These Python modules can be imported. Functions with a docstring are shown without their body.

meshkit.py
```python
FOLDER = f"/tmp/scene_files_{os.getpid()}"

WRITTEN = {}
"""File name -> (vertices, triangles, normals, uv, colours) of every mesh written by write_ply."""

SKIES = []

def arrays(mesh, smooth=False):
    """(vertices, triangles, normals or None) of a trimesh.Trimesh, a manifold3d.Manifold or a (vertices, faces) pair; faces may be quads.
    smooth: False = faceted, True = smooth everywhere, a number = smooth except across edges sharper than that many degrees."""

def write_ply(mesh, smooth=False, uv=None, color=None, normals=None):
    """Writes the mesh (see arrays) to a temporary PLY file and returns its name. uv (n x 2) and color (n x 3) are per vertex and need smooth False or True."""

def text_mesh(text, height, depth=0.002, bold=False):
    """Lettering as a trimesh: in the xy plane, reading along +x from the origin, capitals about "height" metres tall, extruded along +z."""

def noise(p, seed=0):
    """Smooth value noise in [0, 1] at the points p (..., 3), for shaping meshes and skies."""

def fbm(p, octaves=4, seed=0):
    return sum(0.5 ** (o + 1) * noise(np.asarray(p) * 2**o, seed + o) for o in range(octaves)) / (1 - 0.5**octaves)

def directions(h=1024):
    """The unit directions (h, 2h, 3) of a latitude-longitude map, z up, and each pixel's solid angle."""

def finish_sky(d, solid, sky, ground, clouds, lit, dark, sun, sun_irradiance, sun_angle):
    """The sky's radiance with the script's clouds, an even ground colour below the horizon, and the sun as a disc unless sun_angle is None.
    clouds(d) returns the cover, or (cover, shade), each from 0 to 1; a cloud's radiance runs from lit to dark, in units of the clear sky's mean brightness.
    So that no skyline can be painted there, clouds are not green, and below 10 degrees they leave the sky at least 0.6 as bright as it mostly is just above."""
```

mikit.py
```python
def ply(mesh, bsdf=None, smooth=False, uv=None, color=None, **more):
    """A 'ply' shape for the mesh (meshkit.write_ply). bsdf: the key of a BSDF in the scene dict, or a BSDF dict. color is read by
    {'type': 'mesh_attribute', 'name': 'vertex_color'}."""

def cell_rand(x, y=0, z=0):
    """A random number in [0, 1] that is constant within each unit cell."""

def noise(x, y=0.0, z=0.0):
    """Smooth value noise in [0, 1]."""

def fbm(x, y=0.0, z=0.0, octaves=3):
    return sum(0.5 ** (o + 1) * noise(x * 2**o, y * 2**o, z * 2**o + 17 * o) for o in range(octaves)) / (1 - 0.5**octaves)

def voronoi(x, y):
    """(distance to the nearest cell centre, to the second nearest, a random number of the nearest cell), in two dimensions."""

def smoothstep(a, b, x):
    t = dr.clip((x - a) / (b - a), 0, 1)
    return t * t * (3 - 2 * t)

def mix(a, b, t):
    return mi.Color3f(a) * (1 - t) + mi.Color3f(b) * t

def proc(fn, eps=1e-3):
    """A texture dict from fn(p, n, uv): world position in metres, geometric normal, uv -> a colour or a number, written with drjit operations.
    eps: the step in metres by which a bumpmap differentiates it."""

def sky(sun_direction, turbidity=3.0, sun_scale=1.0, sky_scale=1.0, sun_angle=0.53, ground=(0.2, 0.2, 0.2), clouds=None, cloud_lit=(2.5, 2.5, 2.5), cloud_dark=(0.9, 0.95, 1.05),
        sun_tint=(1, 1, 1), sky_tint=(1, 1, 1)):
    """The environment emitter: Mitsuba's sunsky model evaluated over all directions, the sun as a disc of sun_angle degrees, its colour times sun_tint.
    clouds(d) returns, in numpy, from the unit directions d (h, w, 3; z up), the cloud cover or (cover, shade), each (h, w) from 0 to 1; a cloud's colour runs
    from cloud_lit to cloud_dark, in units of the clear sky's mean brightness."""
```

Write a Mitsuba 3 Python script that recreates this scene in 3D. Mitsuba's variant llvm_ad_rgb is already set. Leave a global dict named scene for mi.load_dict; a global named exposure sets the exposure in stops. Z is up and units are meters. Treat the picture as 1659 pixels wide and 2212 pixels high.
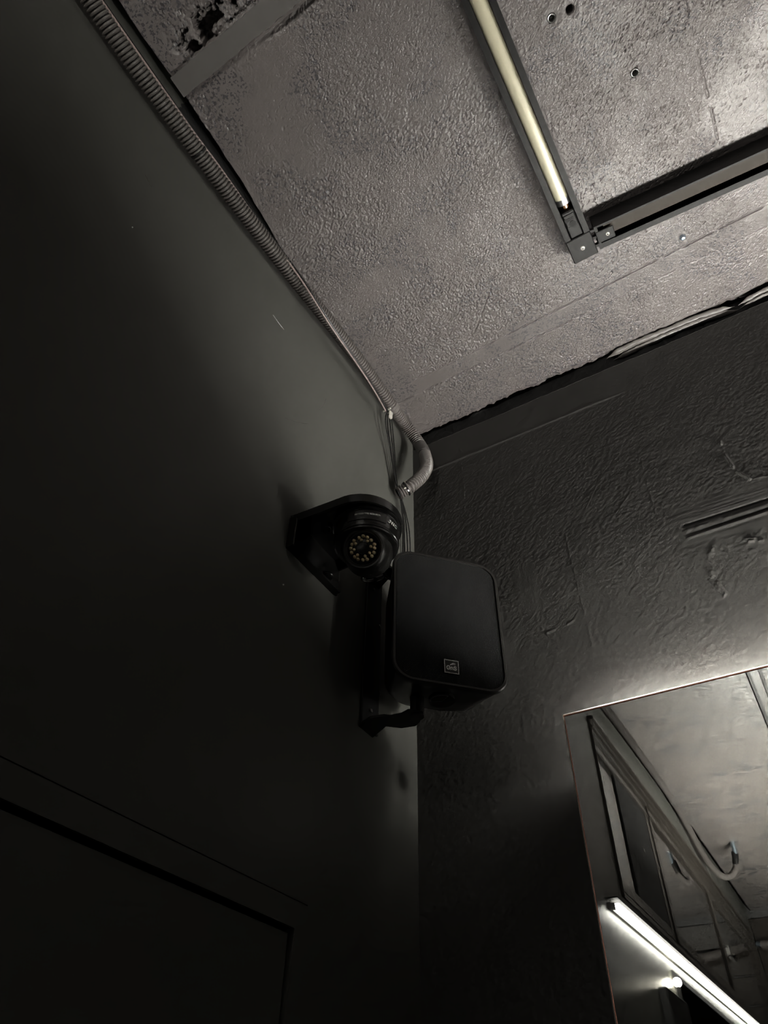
import math, random
import numpy as np
import trimesh
import manifold3d as m3
import shapely.geometry as sg
import drjit as dr
import mitsuba as mi
import mikit
import meshkit

T = mi.ScalarTransform4f
scene, labels = {}, {}
rng = np.random.default_rng(7)
random.seed(7)

# ------------------------------------------------------------------ camera, light, exposure
CAM = np.array([0.433, -0.817, 1.883])
FWD, UP = np.array([-0.3701, 0.6088, 0.7017]), np.array([0.3407, -0.6138, 0.7122])
scene['camera'] = {'type': 'perspective', 'fov_axis': 'x', 'fov': 2 * math.degrees(math.atan(829.5 / 1533.0)), 'near_clip': 0.01, 'far_clip': 50.0,
                   'to_world': T().look_at(origin=CAM.tolist(), target=(CAM + FWD).tolist(), up=UP.tolist())}
exposure = -0.04
TUBE_BACK = [300.0, 291.0, 270.0]      # fluorescent tube above the mirror (right of the frame)
BULB_FILL = [1500.0, 1458.0, 1355.0]   # added round bulb beside that tube, brightens the strip in the corner
TUBE_LEFT = [28.0, 27.0, 24.5]         # tube under the window, seen in the mirror
FILL_UP = [500.0, 484.0, 444.0]      # added uplight behind the camera, out of view, brightens the reflected ceiling
UP_LIP = .15
SMALL_LAMP = [60.0, 56.0, 46.0]     # little lamp under the window, seen in the mirror
FILL_FAR = [14.0, 13.4, 12.0]          # added fill tube on the opposite wall, out of view
LAMP_Y, LAMP_Z = -.0375, 2.2768       # the tube behind the mirror
DY = -.030                          # how far the things seen in the mirror lie behind their first estimate
HC = 3.0                            # ceiling height


# ------------------------------------------------------------------ helpers
def ss(a, b, x):
    t = np.clip((x - a) / (b - a), 0, 1)
    return t * t * (3 - 2 * t)


def numbered(key):
    if key not in scene and not any(k.startswith(key + '__') for k in scene):
        return key
    i = 1
    while f'{key}_{i:03d}' in scene or any(k.startswith(f'{key}_{i:03d}__') for k in scene):
        i += 1
    return f'{key}_{i:03d}'


def thing(name, label, cat, group=None):
    key = numbered(name)
    labels[key] = {'label': label, 'category': cat}
    if group:
        labels[key]['group'] = group
    return key


def put(name, mesh, bsdf, parent=None, smooth=False, label=None, **more):
    key = numbered(name if parent is None else parent + '__' + name)
    scene[key] = mikit.ply(mesh, bsdf, smooth=smooth, **more)
    if label:
        labels[key] = {'label': label}
    return key


def struct(name, mesh, bsdf, smooth=False, label=None, **more):
    scene[name] = mikit.ply(mesh, bsdf, smooth=smooth, **more)
    labels[name] = {'kind': 'structure'}
    if label:
        labels[name]['label'] = label
    return name


def cat(*ms):
    return trimesh.util.concatenate([m for m in ms])


def tm(man):
    m = man.to_mesh()
    return trimesh.Trimesh(m.vert_properties[:, :3], m.tri_verts, process=False)


def box(x0, x1, y0, y1, z0, z1, bev=0.0):
    if bev <= 0:
        b = trimesh.creation.box((x1 - x0, y1 - y0, z1 - z0))
    else:
        sx, sy, sz = [(a - 2 * bev) for a in (x1 - x0, y1 - y0, z1 - z0)]
        pts = []
        for s in np.ndindex(2, 2, 2):
            c = np.array([(s[0] - .5) * sx, (s[1] - .5) * sy, (s[2] - .5) * sz])
            sg_ = np.array(s) * 2 - 1
            for a in range(3):
                q = c.copy()
                q[a] += sg_[a] * bev
                pts.append(q)
        b = trimesh.convex.convex_hull(np.array(pts))
    b.apply_translation(((x0 + x1) / 2, (y0 + y1) / 2, (z0 + z1) / 2))
    return b


def frame_of(d, hint=(0, 0, 1)):
    d = np.asarray(d, float) / np.linalg.norm(d)
    h = np.asarray(hint, float)
    if abs(d @ h) > .95:
        h = np.array([1., 0, 0])
    u = np.cross(h, d)
    u /= np.linalg.norm(u)
    return u, np.cross(d, u), d


def place(mesh, origin, d, hint=(0, 0, 1)):
    """Moves a mesh whose axis is +z so that it starts at origin along d (x axis to the right, y up along the hint)."""
    u, v, w = frame_of(d, hint)
    M = np.eye(4)
    M[:3, 0], M[:3, 1], M[:3, 2], M[:3, 3] = u, v, w, origin
    m = mesh.copy()
    m.apply_transform(M)
    return m


def lathe(profile, n=48):
    return trimesh.creation.revolve(np.array(profile, float), sections=n)


def cyl(p0, p1, r, n=24, bev=0.0):
    p0, p1 = np.asarray(p0, float), np.asarray(p1, float)
    L = np.linalg.norm(p1 - p0)
    b = min(bev, r * .6, L * .4)
    prof = [(0, 0), (r - b, 0), (r, b), (r, L - b), (r - b, L), (0, L)] if b > 0 else [(0, 0), (r, 0), (r, L), (0, L)]
    return place(lathe(prof, n), p0, p1 - p0)


def spline(pts, n):
    from scipy.interpolate import CubicSpline
    pts = np.asarray(pts, float)
    t = np.r_[0, np.cumsum(np.linalg.norm(np.diff(pts, axis=0), axis=1) ** .5)]
    cs = CubicSpline(t, pts)
    fine = cs(np.linspace(0, t[-1], 4000))
    s = np.r_[0, np.cumsum(np.linalg.norm(np.diff(fine, axis=0), axis=1))]
    q = np.linspace(0, s[-1], n)
    return np.stack([np.interp(q, s, fine[:, k]) for k in range(3)], 1), s[-1]


def tube(path, r, sides=12, caps=True):
    """A tube along a path; r a number or one radius per point."""
    P = np.asarray(path, float)
    n = len(P)
    r = np.broadcast_to(np.asarray(r, float), (n,))
    t = np.gradient(P, axis=0)
    t /= np.linalg.norm(t, axis=1, keepdims=True)
    u = np.zeros_like(P)
    a = np.array([1., 0, 0]) if abs(t[0][0]) < .9 else np.array([0, 0, 1.])
    a = a - t[0] * (a @ t[0])
    u[0] = a / np.linalg.norm(a)
    for i in range(1, n):
        a = u[i - 1] - t[i] * (u[i - 1] @ t[i])
        u[i] = a / np.linalg.norm(a)
    v = np.cross(t, u)
    ang = np.arange(sides) * 2 * np.pi / sides
    V = (P[:, None] + r[:, None, None] * (np.cos(ang)[None, :, None] * u[:, None] + np.sin(ang)[None, :, None] * v[:, None])).reshape(-1, 3)
    i, j = np.meshgrid(np.arange(n - 1), np.arange(sides), indexing='ij')
    a, b = (i * sides + j).ravel(), (i * sides + (j + 1) % sides).ravel()
    F = np.vstack([np.stack([a, b, b + sides], 1), np.stack([a, b + sides, a + sides], 1)])
    if caps:
        V = np.vstack([V, P[0], P[-1]])
        k = np.arange(sides)
        F = np.vstack([F, np.stack([(k + 1) % sides, k, k * 0 + n * sides], 1), np.stack([k + (n - 1) * sides, (k + 1) % sides + (n - 1) * sides, k * 0 + n * sides + 1], 1)])
    return trimesh.Trimesh(V, F, process=False)


def wire(pts, r, n=60, sides=8):
    return tube(spline(pts, n)[0], r, sides)


def extr(poly, h):
    return trimesh.creation.extrude_polygon(poly, h, engine='earcut')


def grid_mesh(P):
    """P (a, b, 3) -> mesh."""
    a, b = P.shape[:2]
    i, j = np.meshgrid(np.arange(a - 1), np.arange(b - 1), indexing='ij')
    q = (i * b + j).ravel()
    F = np.vstack([np.stack([q, q + 1, q + b + 1], 1), np.stack([q, q + b + 1, q + b], 1)])
    return trimesh.Trimesh(P.reshape(-1, 3), F, process=False)


def seg_dist(X, Y, pts):
    d = np.full(X.shape, 9.0)
    for (ax, ay), (bx, by) in zip(pts[:-1], pts[1:]):
        L = (bx - ax) ** 2 + (by - ay) ** 2
        t = np.clip(((X - ax) * (bx - ax) + (Y - ay) * (by - ay)) / L, 0, 1)
        d = np.minimum(d, np.hypot(X - ax - t * (bx - ax), Y - ay - t * (by - ay)))
    return d


def N(X, Y, s, seed=0, o=3):
    p = np.stack([X * s, Y * s, np.full(X.shape, seed * 3.17)], -1)
    return meshkit.fbm(p, o, seed)


# ------------------------------------------------------------------ materials
def bump(inner, fn, scale, eps=6e-4):
    return {'type': 'bumpmap', 'arbitrary': mikit.proc(fn, eps), 'scale': scale, 'bsdf': inner}


def rgb(*c):
    return {'type': 'rgb', 'value': list(c if len(c) == 3 else (c[0],) * 3)}


def paint(name, col, rough, spec=.5, metal=0.0, **more):
    scene[name] = {'type': 'twosided', 'bsdf': {'type': 'principled', 'base_color': col if isinstance(col, dict) else rgb(*col), 'roughness': rough, 'specular': spec, 'metallic': metal, **more}}
    return name


def ceil_col(p, n, uv):
    a = mikit.fbm(p.x * 7, p.y * 7, p.z * 7, 4)
    b = mikit.fbm(p.x * 420, p.y * 420, p.z * 420, 2)
    c = mikit.fbm(p.x * 22 + 5, p.y * 22, p.z * 22, 3)
    speck = mikit.smoothstep(.56, .66, b) * mikit.smoothstep(.42, .62, c)
    base = mikit.mix((.067, .0597, .0575), (.079, .0705, .068), a)
    return mikit.mix(base, (.020, .020, .024), speck * .75)


def ceil_bump(p, n, uv):
    m = mikit.smoothstep(.35, .65, mikit.fbm(p.x * 13, p.y * 13, 4.0, 3))
    return mikit.fbm(p.x * 520, p.y * 520, 2.0, 2) * (.5 + m)


def ceil_far_bump(p, n, uv):
    m = mikit.smoothstep(.4, .6, mikit.fbm(p.x * 9, p.y * 9, 2.0, 3))
    return mikit.fbm(p.x * 130, p.y * 170, 1.0, 3) * (.3 + m)


def wall_b_bump(p, n, uv):
    return mikit.fbm(p.x * 330, p.y * 330, p.z * 300, 2)


def wall_a_bump(p, n, uv):
    return mikit.fbm(p.x * 60, p.y * 60, p.z * 45, 3)


scene['ceiling_paint'] = {'type': 'twosided', 'bsdf': bump({'type': 'principled', 'base_color': mikit.proc(ceil_col), 'roughness': .42, 'specular': .6}, ceil_bump, .0011, 4e-4)}
def ceil_far_col(p, n, uv):
    a = mikit.fbm(p.x * 6, p.y * 14, 0.0, 4)
    b = mikit.fbm(p.x * 55, p.y * 110, 3.0, 4)
    m = mikit.smoothstep(.50, .64, b) * mikit.smoothstep(.40, .58, a)
    return mikit.mix(mikit.mix((.070, .064, .060), (.084, .077, .072), a), (.026, .027, .029), m * .85)


scene['ceiling_far_paint'] = {'type': 'twosided', 'bsdf': bump({'type': 'principled', 'base_color': mikit.proc(ceil_far_col), 'roughness': .42, 'specular': .6}, ceil_far_bump, .0012)}
scene['back_wall_paint'] = {'type': 'twosided', 'bsdf': bump({'type': 'principled', 'base_color': rgb(.0255, .0249, .0237), 'roughness': .45, 'specular': .15}, wall_b_bump, .00018)}
scene['left_wall_paint'] = {'type': 'twosided', 'bsdf': bump({'type': 'principled', 'base_color': rgb(.050, .050, .0455), 'roughness': .38, 'specular': .08}, wall_a_bump, .00012, 2e-3)}
paint('dark_wall', (.03, .03, .03), .5)
paint('rough_black', (.006, .006, .006), .8, .3)
paint('strip_paint', (.070, .064, .060), .42)
def strip_bump(p, n, uv):
    return mikit.fbm(p.x * 12, p.y * 420, 0.0, 3) + mikit.fbm(p.x * 300, p.y * 14, 7.0, 3)


scene['strip_dark'] = {'type': 'twosided', 'bsdf': bump({'type': 'principled', 'base_color': rgb(.062, .059, .056), 'roughness': .5, 'specular': .4}, strip_bump, .0008)}
paint('black_metal', (.0024, .0023, .0023), .5, .18)
paint('channel_inside', (.016, .013, .0100), .4)
paint('black_plastic', (.0046, .0044, .0040), .34, .4)
paint('black_gloss', (.0035, .0035, .0034), .2, .4)
paint('grille_cloth', (.0022, .0021, .0020), .55, .15)
paint('conduit_grey', (.072, .065, .0605), .40)
paint('sleeve_grey', (.045, .042, .040), .45)
paint('steel', (.6, .6, .58), .3, .5, 1.0)
paint('zinc_blue', (.42, .52, .60), .35, .5, 1.0)
paint('chrome', (.62, .60, .54), .22, .5, .35)
paint('cable_pink', (.20, .158, .148), .35)
paint('cable_black', (.0045, .0045, .0045), .3)
paint('white_print', (.90, .89, .87), .5)
paint('grey_print', (.55, .54, .54), .5)
paint('lamp_glass', (.44, .41, .30), .3)
paint('red_brown', (.16, .15, .14), .5)
paint('copper', (.55, .30, .16), .3, .5, .8)
paint('red_paint', (.30, .05, .03), .45)
paint('window_frame', (.020, .0175, .015), .2)
paint('curtain_cloth', (.34, .36, .37), .7)
paint('led_body', (.75, .62, .38), .1)
paint('tube_base', (.5, .5, .48), .35)
scene['mirror_silver'] = {'type': 'twosided', 'bsdf': {'type': 'conductor', 'material': 'none', 'specular_reflectance': rgb(.86, .87, .86)}}
scene['pane_glass'] = {'type': 'thindielectric', 'int_ior': 1.52}
paint('lens_glass', (.004, .004, .005), .05)
paint('mirror_edge', (.52, .24, .18), .3, .5, 1.0)

# ------------------------------------------------------------------ ceiling
STRIP1 = lambda X: (-.0943 - .0205 * X, -.1225 - .030 * X)          # the flat band near the corner (lower and upper edge, y)
STRIP2 = lambda X: (-.7075 - .046 * X, -.7355 - .046 * X)
HOLES = [(.499, -.538), (.523, -.535), (.575, -.422)]


def h_ceil(X, Y, fine=True):
    """Relief of the ceiling, downwards positive, metres."""
    mask = ss(.42, .62, N(X, Y, 9, 3))
    left = ss(.62, .10, X)
    smooth2 = ss(.45, .6, N(X, Y, 14, 9))
    h = .0016 * (N(X, Y, 5, 1, 2) - .5) + .0016 * (N(X, Y, 22, 2, 3) - .5)
    g = N(X, Y, 440, 4, 1) - .5 + .3 * (N(X, Y, 200, 10, 1) - .5)
    h = h + (.0011 * left + .0006) * g * (.25 + 1.5 * mask) * (1 - .4 * smooth2 * (1 - left))
    # short curved pits, in loose clusters
    n1 = N(X + .003 * N(X, Y, 90, 5, 2), Y, 260, 6, 2)
    n2 = N(X, Y, 300, 7, 2)
    where = ss(.42, .62, N(X, Y, 17, 11, 4))
    line = np.exp(-((n1 - .5) / .05) ** 2) * ss(.46, .60, n2)
    h = h - (.0012 * (1 - left) + .0008) * line * (.25 + .75 * where)
    dots = ss(.70, .80, N(X + 3, Y, 420, 8, 1)) * ss(.45, .6, N(X, Y, 26, 12, 3))
    h = h - .0010 * dots
    # cracks
    d = seg_dist(X + .002 * (N(X, Y, 60, 13, 2) - .5), Y, [(.6547, -.47), (.6541, -.40), (.655, -.348), (.655, -.28)])
    h = h - .0018 * np.exp(-(d / .0014) ** 2) * ss(.35, .5, N(X, Y, 90, 14, 2))
    d = seg_dist(X + .004 * (N(X, Y, 50, 15, 2) - .5), Y, [(.215, -.165), (.235, -.185), (.262, -.215)])
    h = h - .0016 * np.exp(-(d / .0015) ** 2)
    # flat bands left by form tape
    lo, up = STRIP1(X)
    w = .0008 * (N(X, Y, 130, 17, 2) - .5) * 2
    inside = ss(lo + .0012, lo - .0012, Y + w) * ss(up - .0012, up + .0012, Y + w)
    flat = -.0003 + .00035 * (N(X * .12, Y * .01, 1500, 19, 2) - .5)
    h = h * (1 - inside) + flat * inside
    for e, k, gate in ((lo, .0030, ss(.55, .30, X)), (up, .0030, ss(.10, .30, X))):
        d = np.abs(Y + w - e)
        h = h - k * np.exp(-(d / .0011) ** 2) * (.15 + .85 * gate) * ss(.33, .5, N(X, Y, 45, 21, 2))
    # broken concrete beside the second strip
    lo, up = STRIP2(X)
    dist = up - Y                                                     # towards the camera
    prof = ss(.0, .004, dist) * ss(.052, .02, dist + .035 * (N(X, Y, 45, 23, 3) - .5)) * ss(.035, .085, X + .02 * (N(X, Y, 40, 24, 2) - .5))
    lump = N(X, Y, 75, 25, 4)
    h = h - prof * (.003 + .030 * ss(.46, .60, lump)) + prof * .007 * (N(X, Y, 170, 26, 4) - .5)
    d2 = lo - Y
    e2 = ss(-.001, -.004, d2 * 1.0) * ss(-.016, -.006, d2 + .01 * (N(X, Y, 60, 28, 3) - .5)) * ss(.12, .2, X)
    h = h - e2 * .006
    # holes around the sleeves
    for hx, hy in HOLES:
        r = np.hypot(X - hx, Y - hy)
        h = h + .0016 * np.exp(-((r - .012) / .006) ** 2) * (N(X, Y, 160, 31, 2))
        h = np.where(r < .0052, h - .03 * ss(.0052, .0042, r), h)
    return h


def ceil_patch(x0, x1, y0, y1, step, edge_y=False, edge_x=False):
    nx, ny = int((x1 - x0) / step) + 1, int((y1 - y0) / step) + 1
    u, v = np.meshgrid(np.linspace(0, 1, nx), np.linspace(0, 1, ny), indexing='ij')
    X, Y = x0 + (x1 - x0) * u, y0 + (y1 - y0) * v
    if edge_y:
        e = (.008 * (N(X[:, :1], X[:, :1] * 0, 30, 41, 4) - .5) + .005 * (N(X[:, :1], X[:, :1] * 0, 130, 42, 2) - .5))
        Y = Y + (e + 0.0) * ss(.93, 1, v)
    if edge_x:
        e = .006 * (N(Y[:1, :] * 0, Y[:1, :], 26, 43, 4) - .5)
        X = X + (e * ss(-.30, -.5, Y[:1, :]) - .017 * ss(-.66, -.34, Y[:1, :])) * ss(.05, 0, u)
    Z = HC - h_ceil(X, Y)
    if edge_y:
        Z = Z + .010 * ss(.988, 1.0, v) * (N(X, Y, 90, 44, 3))
    P = np.stack([X, Y, Z], -1)
    if edge_y:
        s = P[:, -1:, :] + np.array([0, .004, .05])
        P = np.concatenate([P, s], 1)
    if edge_x:
        s = P[:1] + np.array([-.001, 0, .06])
        P = np.concatenate([s, P], 0)
    return grid_mesh(P[:, ::-1])


C_X1, C_Y0 = .80, -.92
struct('ceiling', ceil_patch(.018, C_X1, C_Y0, 0.0, .001, True, True), 'ceiling_paint', True, label='rough grey-black painted concrete ceiling with pits and tape bands')
put('far_slab', cat(ceil_patch(.018, .62, -3.65, C_Y0, .006, False, True)), 'ceiling_far_paint', 'ceiling', True)
q = lambda x0, x1, y0, y1, z: trimesh.Trimesh([[x0, y0, z], [x1, y0, z], [x1, y1, z], [x0, y1, z]], [[0, 2, 1], [0, 3, 2]], process=False)
put('side_slab', cat(q(C_X1, 3.4, C_Y0, .0, HC), q(.62, 3.4, -3.65, C_Y0, HC), box(-.12, 3.4, -3.7, .12, 3.062, 3.10)), 'ceiling_far_paint', 'ceiling')
# proud flat strip crossing near the camera
sx = np.linspace(.018, .60, 90)
lo, up = STRIP2(sx)
st = sg.Polygon(np.r_[np.c_[sx, lo + .0006 * rng.standard_normal(90)], np.c_[sx, up + .0006 * rng.standard_normal(90)][::-1]])
m = extr(st, .0065)
m.apply_translation((0, 0, HC - .0045))
put('flat_strip', m, 'strip_dark', 'ceiling', label='flat smooth plaster strip beside the broken concrete')
# plaster lips hanging off the edge above the mirror wall
for pts, r in (([(.40, .004, 2.997), (.43, -.004, 2.9965), (.50, -.003, 2.998), (.56, -.002, 2.996), (.62, .002, 2.988)], .0056),
               ([(.41, .008, 2.991), (.46, .004, 2.990), (.53, .002, 2.990), (.585, .004, 2.987), (.625, .008, 2.980)], .0046),
               ([(.625, .0, 2.981), (.66, -.004, 2.986), (.72, -.004, 2.990), (.80, -.002, 2.992)], .0045),
               ([(.625, .004, 2.975), (.67, .0, 2.979), (.73, .002, 2.982), (.80, .004, 2.984)], .003)):
    P, L = spline(pts, 120)
    s = np.linspace(0, L, 120)
    rr = r * (.55 + .9 * N(s, s * 0, 60, 51, 3)) * ss(0, .12, s / L) * ss(1.0, .9, s / L) + .0004
    lp = tube(P, rr, 12)
    V = lp.vertices
    V = V + .0028 * (np.stack([N(V[:, 0], V[:, 1] + V[:, 2], 110, 52 + k_, 3) for k_ in range(3)], 1) - .5)
    V[:, 2] = 2.994 + (V[:, 2] - 2.994) * .75
    put('plaster_lip', trimesh.Trimesh(V, lp.faces, process=False), 'strip_paint', 'ceiling', 60)

# ------------------------------------------------------------------ back wall (y = 0) with the mirror
WB_TOP = 2.964


def h_back(X, Z):
    band = ss(2.880, 2.890, Z + .006 * (N(X, Z, 12, 61, 2) - .5))
    rough = 1 - .85 * band * ss(.55, .38, X)
    # smooth trowelled areas
    pat = ss(.024, .016, seg_dist(X, Z, [(.187, 2.575), (.195, 2.52)]))
    gro = ss(.40, .425, X) * ss(2.612, 2.595, Z) * ss(2.515, 2.530, Z)
    rough = rough * (1 - .8 * pat) * (1 - .85 * gro)
    g = N(X * .85 + .15 * Z + .002 * N(X, Z, 80, 60, 2), Z, 330, 62, 2) - .5
    h = .0020 * (N(X, Z, 6, 63, 2) - .5) + .0009 * (N(X, Z, 28, 64, 3) - .5)
    g2 = N(X, Z, 270, 59, 2) - .5
    h = h + (.0005 * g + .00065 * g2) * rough * (.55 + .8 * N(X, Z, 11, 65, 2))
    h = h + pat * .00045 * (N(X * 1.0, Z * .06, 420, 66, 2) - .5)
    # ridge below the smooth band
    d = np.abs(Z - 2.886 + .004 * (N(X, Z * 0, 18, 67, 2) - .5))
    h = h + .0011 * np.exp(-(d / .0016) ** 2) * ss(.42, .38, X) + .0007 * band * ss(.42, .38, X)
    # trowelled channel on the right
    gx = ss(.417, .424, X + .004 * (N(X, Z, 120, 68, 2) - .5))
    zc = 2.5660 - .012 * (X - .42)
    h = h - gx * .0026 * np.exp(-((Z - zc) / .0020) ** 2)
    zc2 = 2.5465 + .010 * (X - .42)
    h = h + gx * .0012 * np.exp(-((Z - zc2 + .0035) / .0018) ** 2) - gx * .0024 * np.exp(-((Z - zc2 - .001) / .0014) ** 2) * ss(.43, .46, X)
    h = h + gro * .0006 * (N(X * .05, Z, 420, 69, 2) - .5) + gx * ss(.005, .0, np.abs(Z - 2.556)) * .0012 * (N(X, Z, 160, 70, 3))
    for pts, a, w in (([(.5094, 2.70), (.507, 2.665), (.511, 2.63), (.522, 2.608), (.545, 2.603), (.57, 2.61)], .0024, .0012),
                      ([(.4458, 2.517), (.437, 2.500), (.431, 2.484), (.434, 2.459), (.437, 2.44)], .0018, .0032),
                      ([(.485, 2.512), (.500, 2.5065)], .0024, .0013), ([(.488, 2.507), (.503, 2.502)], .0022, .0013),
                      ([(.33, 2.62), (.365, 2.655)], .0010, .0012), ([(.345, 2.53), (.372, 2.558)], .0012, .0011), ([(.30, 2.66), (.325, 2.70)], .0008, .001),
                      ([(.205, 2.46), (.225, 2.462), (.245, 2.466)], .0014, .0016), ([(.2, 2.47), (.208, 2.455), (.213, 2.448)], .0012, .0014),
                      ([(.10, 2.885), (.102, 2.80), (.098, 2.74)], .0007, .001), ([(.26, 2.62), (.262, 2.5), (.264, 2.42)], .0009, .0012),
                      ([(.0515, 2.765), (.0545, 2.758), (.0525, 2.752)], .0012, .0008), ([(.10, 2.912), (.104, 2.903)], .001, .0012), ([(.395, 2.67), (.392, 2.59)], .0009, .0011)):
        d = seg_dist(X, Z, pts)
        h = h + (a if a > .0015 else .55 * a) * np.exp(-(d / w) ** 2) * (.2 + 1.1 * ss(.35, .65, N(X, Z, 120, 71, 2)))
    return h


def wall_b_patch(x0, x1, z0, z1, step):
    X, Z = np.meshgrid(np.linspace(x0, x1, int((x1 - x0) / step) + 1), np.linspace(z0, z1, int((z1 - z0) / step) + 1), indexing='ij')
    Y = -h_back(X, Z)
    top = Z > z1 - .012
    Zt = Z + np.where(top, .0045 * (N(X, Z * 0, 60, 72, 3) - .5) * ss(z1 - .012, z1, Z), 0)
    # the plaster runs into the corner a little unevenly
    Xc = X + np.where(X < x0 + .004, .004 * (N(Z, Z * 0, 9, 73, 2) - .5), 0)
    P = np.stack([Xc, Y, Zt], -1)
    P = np.concatenate([P, P[:, -1:] + np.array([0, .055, .002])], 1)
    return grid_mesh(P)


struct('wall_back', wall_b_patch(-.003, .72, 1.98, WB_TOP, .0014), 'back_wall_paint', True, label='black painted plaster wall with roller texture and trowel marks')
qb = lambda x0, x1, z0, z1, y=0.0: trimesh.Trimesh([[x0, y, z0], [x1, y, z0], [x1, y, z1], [x0, y, z1]], [[0, 1, 2], [0, 2, 3]], process=False)
put('plain_part', cat(qb(.72, 3.4, 0, WB_TOP), qb(-.003, .72, 0, 1.98)), 'back_wall_paint', 'wall_back')
# the dark gap between wall and ceiling slab, with rough filler in it
X, Z = np.meshgrid(np.linspace(-.02, .9, 420), np.linspace(2.955, 3.06, 36), indexing='ij')
Y = .014 - .016 * (N(X, Z, 45, 81, 4) - .35) - .010 * ss(.6, .3, X) * N(X, Z, 20, 82, 2)
put('gap_filler', grid_mesh(np.stack([X, Y, Z], -1)), 'rough_black', 'wall_back', True, label='rough dark filler in the gap under the ceiling slab')
put('gap_back', qb(-.1, 3.4, 2.9, 3.07, .06), 'rough_black', 'wall_back')

# ------------------------------------------------------------------ left wall (x = 0) with window and door openings
WIN = (-3.46, -1.09, 2.41, 2.868)           # y0, y1, z0, z1
DOOR = (-1.02, -.242, 0.0, 2.062)
poly = sg.box(-3.7, 0, .02, 3.062).difference(sg.box(WIN[0] + DY, WIN[2], WIN[1] + DY, WIN[3])).difference(sg.box(DOOR[0], DOOR[2], DOOR[1], DOOR[3])).difference(sg.box(-3.34, 0, -1.452 + DY, 2.334))
poly = poly.difference(sg.box(DOOR[0] - .02, DOOR[3] + .0222, DOOR[1] + .0198, DOOR[3] + .0237)).difference(sg.box(DOOR[1] + .0183, .3, DOOR[1] + .0198, DOOR[3] + .0237))   # joint around the casing
m = extr(poly, .12)
V = m.vertices
m = trimesh.Trimesh(np.stack([-V[:, 2], V[:, 0], V[:, 1]], 1), m.faces[:, ::-1], process=False)
struct('wall_left', m, 'left_wall_paint', label='smooth satin black painted wall')
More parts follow.
